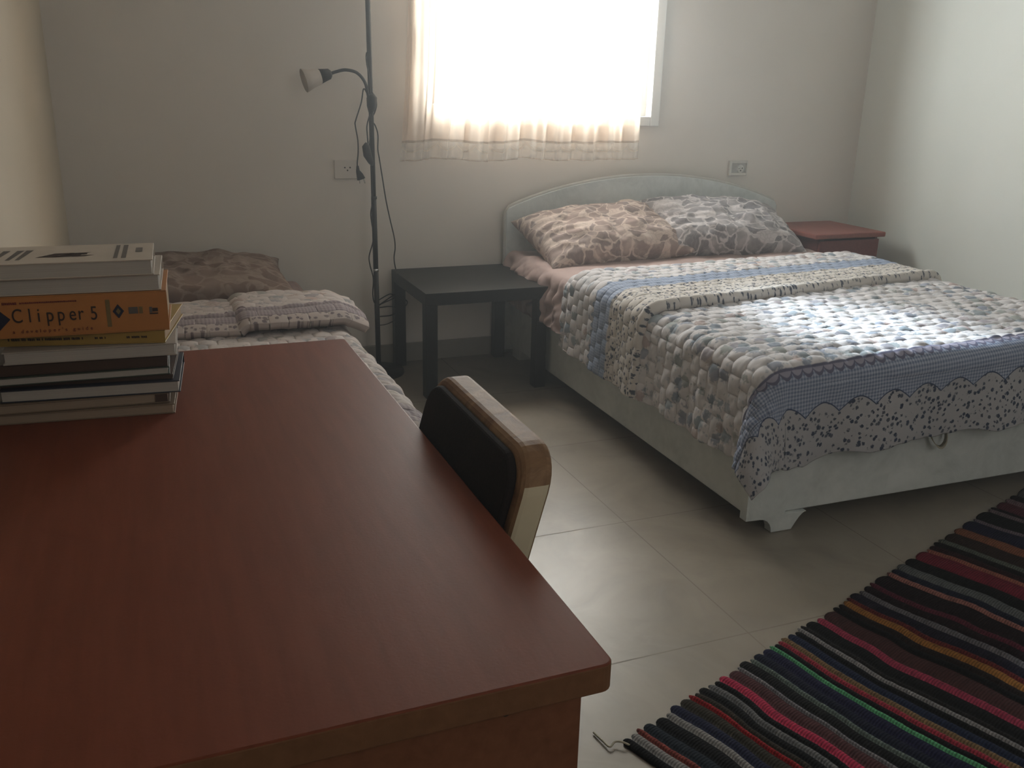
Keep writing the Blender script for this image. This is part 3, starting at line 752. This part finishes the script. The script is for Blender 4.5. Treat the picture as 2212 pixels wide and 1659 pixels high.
def book(label, z0, z1, xr, w, d, yf, rz, spine, cover, pages, wav=0, end=None):
    """front face at local y=0, right end at local x=0"""
    e = empty('book', (xr, yf, z0), rz, label, 'book', 'books stacked on the desk')
    h = z1-z0-.0004; c = min(.0018, h*.12)
    if spine:
        bm = bmesh.new(); bx(bm, -w, 0, 0, d, h-c, h); bx(bm, -w, 0, 0, d, 0, c); bx(bm, -w, 0, 0, c, c, h-c)
        obj('cover', bm, cover, e, bevel=.0006)
        obj('pages', box(-w+.003, -.003, c, d-.004, c, h-c), pages, e)
    else:
        bm = bmesh.new(); bx(bm, -w, 0, 0, d, h-c, h); bx(bm, -w, 0, 0, d, 0, c); bx(bm, -w, 0, d-c, d, c, h-c)
        obj('cover', bm, cover, e, bevel=.0005)
        obj('pages', box(-w+.003, -.003, .0015, d-c, c, h-c), pages, e)
    return e, h
Y0 = -2.59
C_white = cov('white_paper_cover', (.42, .36, .30)); C_orange = cov('orange_cover', (.36, .145, .035)); C_yel = cov('mustard_cover', (.30, .19, .04))
C_navy = cov('navy_cover', (.02, .022, .035)); C_brown = cov('dark_brown_cover', (.055, .03, .02)); C_green = cov('dark_green_cover', (.04, .05, .035)); C_tan = cov('tan_cover', (.17, .12, .08)); C_grey = cov('pale_grey_cover', (.33, .29, .25))
rr = math.radians
book('lowest book of the stack, wide tan book with brown page edges resting on the desk', .7502, .7665, -.313, .262, .17, Y0-.012, rr(-5), False, C_tan, M_pgd)
book('second book from the bottom, tan with small dark square at its right end', .7667, .7830, -.319, .258, .165, Y0-.004, rr(-3), False, C_tan, M_pgd)
book('third book from the bottom, pale page edges with dark navy end showing at left', .7832, .8030, -.302, .256, .165, Y0-.008, rr(-5), False, C_navy, M_pg)
book('thin dark printed book just above the pale wide one low in the stack', .8032, .8110, -.311, .262, .155, Y0+.002, rr(-6), True, C_brown, M_pgd)
e5, h5 = book('grey-paged book under the dark brown spine in the middle of the stack', .8112, .8240, -.315, .252, .16, Y0+.001, rr(-2), False, C_green, M_pg)
book('dark brown spined book in the middle of the stack, below the pale one', .8242, .8430, -.317, .254, .155, Y0+.003, rr(-3), True, C_brown, M_pgw)
book('pale page edged book directly under the mustard spine', .8432, .8630, -.302, .243, .165, Y0-.004, rr(-3), False, C_grey, M_pg)
e8, h8 = book('thin mustard yellow book under the thick orange one', .8632, .8830, -.317, .25, .185, Y0-.001, rr(-11), True, C_yel, M_pgw)
e9, h9 = book('thick orange book with Clipper 5 lettering on its spine', .8832, .9460, -.309, .252, .17, Y0, rr(-3), True, C_orange, M_pgw)
book('pale thick paperback second from the top of the stack', .9462, .9710, -.316, .245, .17, Y0+.002, rr(-3), False, C_white, M_pg)
e11, h11 = book('topmost white paperback of the stack with printed cover', .9712, .9950, -.324, .24, .155, Y0-.002, rr(-2), False, C_white, M_pg)
# small dark square at right end of second book
def quad(name, x0, x1, z0, z1, mat, parent, y=-.0006, pts=None):
    bm = bmesh.new(); P = pts or [(x0, z0), (x1, z0), (x1, z1), (x0, z1)]
    vs = [bm.verts.new((a, y, b)) for a, b in P]; bm.faces.new(vs); return obj(name, bm, mat, parent)
bk2 = [o for o in COL.objects if o.name.startswith('book') and 'small dark square' in o.get('label', '')][0]
quad('dark_square', -.021, -.003, .002, .0145, C_brown, bk2, -.0006)
# lettering
def text(name, body, size, loc, mat, parent, rot=(PI/2, 0, 0), sx=1, space=1, align='LEFT', ext=.0002):
    c = bpy.data.curves.new(name, 'FONT'); c.body = body; c.size = size; c.space_character = space; c.align_x = align; c.extrude = ext
    t = bpy.data.objects.new(name, c); COL.objects.link(t); dg = bpy.context.evaluated_depsgraph_get(); dg.update()
    me = bpy.data.meshes.new_from_object(t.evaluated_get(dg)); bpy.data.objects.remove(t)
    me.materials.clear(); me.materials.append(mat); o = bpy.data.objects.new(name, me); COL.objects.link(o); o.parent = parent
    o.location = loc; o.rotation_euler = rot; o.scale = (sx, 1, 1); return o
INK = simple('dark_print', (.035, .018, .012), .6, .2); INKR = simple('maroon_print', (.13, .02, .015), .6, .2); INKN = simple('navy_print', (.018, .018, .035), .6, .2); INKG = simple('grey_print', (.10, .085, .075), .6, .2)
INKT = simple('tan_print', (.16, .11, .04), .6, .2)
for ch_, px in zip('Clipper5', (.213, .191, .179, .167, .152, .136, .124, .107)):
    text('spine_lettering', ch_, .030, (-px-.003, -.0008, .0235 if ch_ != '5' else .0225), INK, e9, sx=.72)
text('spine_subtitle', "a developer's guide", .0075, (-.217, -.0008, .0075), INKR, e9, sx=1.0, space=1.75)
def dashes(parent, x0, x1, z, h, mat, n, seed, y=-.0007):
    r = random.Random(seed); bm = bmesh.new(); x = x0
    while x < x1:
        w = r.uniform(.0012, .0026)
        vs = [bm.verts.new(p) for p in ((x, y, z-h/2*r.uniform(.6, 1)), (x+w, y, z-h/2), (x+w, y, z+h/2*r.uniform(.5, 1)), (x, y, z+h/2))]; bm.faces.new(vs); x += w+r.choice((.0005, .0006, .0028) if n else (.0005,))
    return obj('fine_print', bm, mat, parent)
dashes(e9, -.226, -.208, .0525, .004, INKR, 0, 1); dashes(e9, -.203, -.128, .0525, .0025, INKR, 0, 2)
quad('spine_bar', -.0875, -.0815, .010, .052, INKT, e9)
D = lambda cx, cz, a, b: [(cx-a, cz), (cx, cz-b), (cx+a, cz), (cx, cz+b)]
quad('spine_diamond', 0, 0, 0, 0, INKN, e9, -.0007, D(-.0705, .0335, .008, .011))
quad('spine_diamond_core', 0, 0, 0, 0, INKT, e9, -.0011, D(-.0705, .0335, .0035, .005))
quad('spine_diamond', 0, 0, 0, 0, INKN, e9, -.0007, D(-.236, .0290, .0185, .019))
quad('spine_emblem', -.056, -.043, .0285, .039, INKG, e9); quad('spine_emblem', -.0415, -.036, .0285, .039, INKT, e9)
quad('spine_emblem', -.0265, -.0145, .0265, .0285, INK, e9); quad('spine_emblem', -.022, -.0145, .0305, .036, INK, e9); quad('spine_emblem', -.0265, -.0225, .029, .038, INKG, e9)
dashes(e8, -.225, -.12, .0105, .0042, INK, 1, 5); dashes(e8, -.102, -.086, .0105, .0036, INK, 1, 6); dashes(e8, -.056, -.028, .0105, .0036, INK, 1, 7)
# printed cover of the top book: strokes, dark flourish, bars
zt = h11+.0003
def flat(pts, mat, name='cover_print', parent=e11):
    bm = bmesh.new(); bm.faces.new([bm.verts.new((a, b, zt)) for a, b in pts]); bmesh.ops.recalc_face_normals(bm, faces=bm.faces); return obj(name, bm, mat, parent)
for cx in (-.236, -.222, -.203, -.190):
    flat([(cx, .03), (cx+.006, .03), (cx+.016, .115), (cx+.006, .115)], INKG)
for k in range(9):
    r = random.Random(k); xx = -.165+.006*k; yy = .045+.008*(k % 4)
    flat([(xx, yy), (xx+.03*r.uniform(.6, 1.3), yy+.002), (xx+.034, yy+.012), (xx+.006, yy+.010)], INK, 'cover_flourish')
for cx, w in ((-.056, .006), (-.045, .007)): flat([(cx, .02), (cx+w, .02), (cx+w, .14), (cx, .14)], INKG)
flat([(-.026, .07), (-.016, .07), (-.016, .11), (-.026, .11)], INKG)

# ------------------------------------------------------------------ rag rug
def rug():
    ang = math.atan2(.644, 1.879); ex = Vector((math.cos(ang), math.sin(ang))); ey = Vector((math.sin(ang), -math.cos(ang)))
    # stripes: zoomed photo coordinate along the edge -> width share, colour
    K = (.008, .008, .009); K2 = (.014, .007, .009)
    raw = [(120, K), (150, (.24, .23, .22)), (190, (.20, .05, .04)), (215, (.018, .024, .032)), (270, K), (330, (.22, .21, .20)), (365, (.018, .02, .045)), (415, (.035, .03, .022)), (470, (.25, .015, .018)), (492, (.04, .032, .024)),
           (520, K), (560, (.13, .13, .13)), (590, K), (620, (.36, .03, .07)), (660, (.07, .028, .03)), (715, (.20, .19, .20)), (730, K), (780, (.12, .15, .13)), (800, (.010, .012, .025)), (845, (.014, .014, .04)), (890, (.10, .33, .16)), (905, K),
           (930, (.28, .03, .05)), (950, (.17, .11, .055)), (975, (.014, .02, .045)), (1010, K), (1035, (.22, .21, .21)), (1052, (.02, .018, .018)), (1070, K), (1120, (.27, .035, .07)), (1150, (.06, .025, .025)), (1210, K), (1235, (.02, .013, .012)), (1260, (.27, .12, .03)), (1290, (.12, .02, .02)), (1308, (.014, .012, .024)),
           (1350, (.14, .13, .14)), (1372, K2), (1410, (.10, .02, .035)), (1430, K2), (1500, (.28, .12, .10)), (1520, (.014, .016, .032)), (1550, (.11, .115, .115)), (1590, K), (1640, (.15, .015, .03)), (1700, (.27, .10, .07)), (1716, (.03, .01, .012)), (1745, (.012, .01, .01)), (1770, (.10, .11, .09)), (1792, (.03, .016, .013)), (1850, (.20, .075, .04)), (1890, (.014, .013, .035)),
           (1950, (.14, .11, .13)), (1962, K), (2028, (.15, .11, .12)), (2045, K2), (2060, (.09, .02, .03)), (2110, (.16, .10, .11)), (2135, K2), (2165, (.10, .09, .09))]
    Lr = 2.06
    # zoom coordinate -> pixel x -> distance along the rug (perspective handled by intersecting the floor)
    def s_of(zx):
        px = 1300+zx/2.4254
        # ray through edge: solve point on edge line
        lo, hi = -.2, 2.4
        for _ in range(40):
            mid = (lo+hi)/2; P = Vector((.465+mid*ex.x, -2.741+mid*ex.y, 0)); d = P-Vector((-.333, -4.06, 1.253)); q = 1106+f*d.dot(R)/d.dot(F)
            if q < px: lo = mid
            else: hi = mid
        return lo
    st = [(max(0, s_of(z)), c) for z, c in raw]; st.append((Lr, K))
    sub = 5; nv = 110; Wd = .78
    rows = []; cols = []
    rows.append(0.0)
    bounds = [s for s, _ in st]; bounds[0] = 0
    S = []; prof = []; stripe = []
    for i in range(len(st)-1):
        a, b = bounds[i], bounds[i+1]
        for k in range(sub):
            t = k/sub; S.append(a+(b-a)*t); prof.append(math.sin(PI*t)**.6 if t > 0 else 0); stripe.append(i)
    S.append(bounds[-1]); prof.append(0); stripe.append(len(st)-2)
    S = np.array(S)[:, None]; prof = np.array(prof)[:, None]; stripe = np.array(stripe)[:, None]
    w = np.linspace(0, 1, nv)[None]
    wav = -.05*w*np.clip(S*2, 0, 1)*np.clip((1.6-S), 0, 1)+(.012*np.sin(w*7+S*5)+.010*vnoise(S*3+0*w, w*6+0*S, 3)+.008*vnoise(S*7+0*w, w*11+0*S, 4))*np.clip(w*6, 0, 1)*np.clip(S*6, .2, 1)
    ss = S+wav
    rn = np.random.RandomState(3).uniform(-.006, .006, 400)
    ww = w*Wd+(1-w)**8*(rn[stripe]-.010*prof)+.003
    x = .465+ss*ex.x+ww*ey.x; y = -2.741+ss*ex.y+ww*ey.y
    z = .003+.0055*prof*np.minimum(1, (w*Wd)/.008+.35)+.0012*vnoise(S*90+0*w, w*170+0*S, 6)*prof+.0008*vnoise(S*20, w*20, 7)
    z = np.maximum(z, .0012)
    P = np.stack([x, y, z+0*x], -1); UV = np.stack([ss, ww+0*ss], -1)
    me = gridmesh('rug', P, UV)
    ca = me.color_attributes.new('stripe', 'FLOAT_COLOR', 'CORNER')
    nfu, nfv = P.shape[0]-1, P.shape[1]-1
    c = np.ones((nfu, nfv, 4, 4), np.float32)
    for i in range(nfu): c[i, :, :, :3] = np.array(st[int(stripe[i, 0])][1])
    ca.data.foreach_set('color', c.reshape(-1))
    m = NT('rag_rug_weave', .9, .1); at = m.new('ShaderNodeVertexColor', layer_name='stripe'); t, Uu, Vv = m.uv()
    n, _ = m.noise(t, 55, 4, .7); n3, _ = m.noise(t, 260, 2)
    rib = m.M('SINE', m.M('MULTIPLY', Vv, 2*PI/.0065)); 
    col = m.mix(m.M('MULTIPLY', m.step(n, .45, .75), .45), at.outputs[0], (.012, .011, .012))
    col = m.mix(m.M('MULTIPLY', m.step(n3, .68, .8), .12), col, (.35, .33, .33))
    col = m.mix(m.step(rib, .2, -.9), col, m.mix(.45, col, (.004, .004, .004)))
    m.color(col); m.bump(m.M('ADD', m.M('MULTIPLY', rib, .5), n3), .5, .002)
    e = empty('rag_rug', (0, 0, 0), label='multicoloured striped rag rug on the tile floor at the foot of the double bed', cat='rug')
    o = obj('woven_stripes', me, m.m, e); md = o.modifiers.new('s', 'SOLIDIFY'); md.thickness = .001; md.offset = -1
    hem = smoothpath([(.475, -2.752, .006), (.462, -2.742, .010), (.45, -2.735, .008), (.435, -2.742, .006), (.43, -2.72, .005), (.425, -2.69, .004)], 6)
    o2 = obj('loose_thread', tube(hem, .0022, 6), M_webbing, e, True)
    return e
rug()

# ------------------------------------------------------------------ light
sc = bpy.context.scene
w = bpy.data.worlds.new('world'); sc.world = w; w.use_nodes = True
bg = w.node_tree.nodes['Background']; bg.inputs[0].default_value = (.93, .97, 1, 1); bg.inputs[1].default_value = 6.0
vs = w.node_tree.nodes.new('ShaderNodeVolumeScatter'); vs.inputs['Density'].default_value = .030; vs.inputs['Anisotropy'].default_value = .7; vs.inputs['Color'].default_value = (1, .985, .95, 1)
w.node_tree.links.new(vs.outputs[0], w.node_tree.nodes['World Output'].inputs['Volume'])
def area(name, loc, rot, sx, sy, power, col):
    l = bpy.data.lights.new(name, 'AREA'); l.shape = 'RECTANGLE'; l.size = sx; l.size_y = sy; l.energy = power; l.color = col
    o = bpy.data.objects.new(name, l); COL.objects.link(o); o.location = loc; o.rotation_euler = rot; return o
area('daylight', (1.44, .45, 1.70), (-PI/2, 0, 0), 1.9, 1.7, 500, (.92, .98, .98))
bpy.data.objects['daylight'].rotation_euler = (-PI/2, 0, math.radians(26))
sp = bpy.data.lights.new('bed_highlight_spot', 'SPOT'); sp.energy = 6300; sp.color = (.78, .91, 1.0); sp.spot_size = math.radians(15); sp.spot_blend = 1; sp.shadow_soft_size = .16  # added spot, shines through the curtain to brighten the quilt's foot end
so = bpy.data.objects.new('bed_highlight_spot', sp); COL.objects.link(so); so.location = (1.55, .85, 2.55)
so.rotation_euler = (Vector((1.83, -1.97, .54))-so.location).to_track_quat('-Z', 'Y').to_euler()
area('room_fill', (1.1, -5.2, 1.9), (math.radians(72), 0, math.radians(-6)), 1.2, 1.4, 11, (1.0, .97, .92))
sc.cycles.use_adaptive_sampling = True; sc.cycles.adaptive_threshold = .045
sc.view_settings.view_transform = 'Standard'; sc.view_settings.look = 'None'; sc.view_settings.exposure = 0
sc.cycles.max_bounces = 7; sc.cycles.diffuse_bounces = 4; sc.cycles.transparent_max_bounces = 8
sc.cycles.sample_clamp_indirect = 4; sc.cycles.use_denoising = True
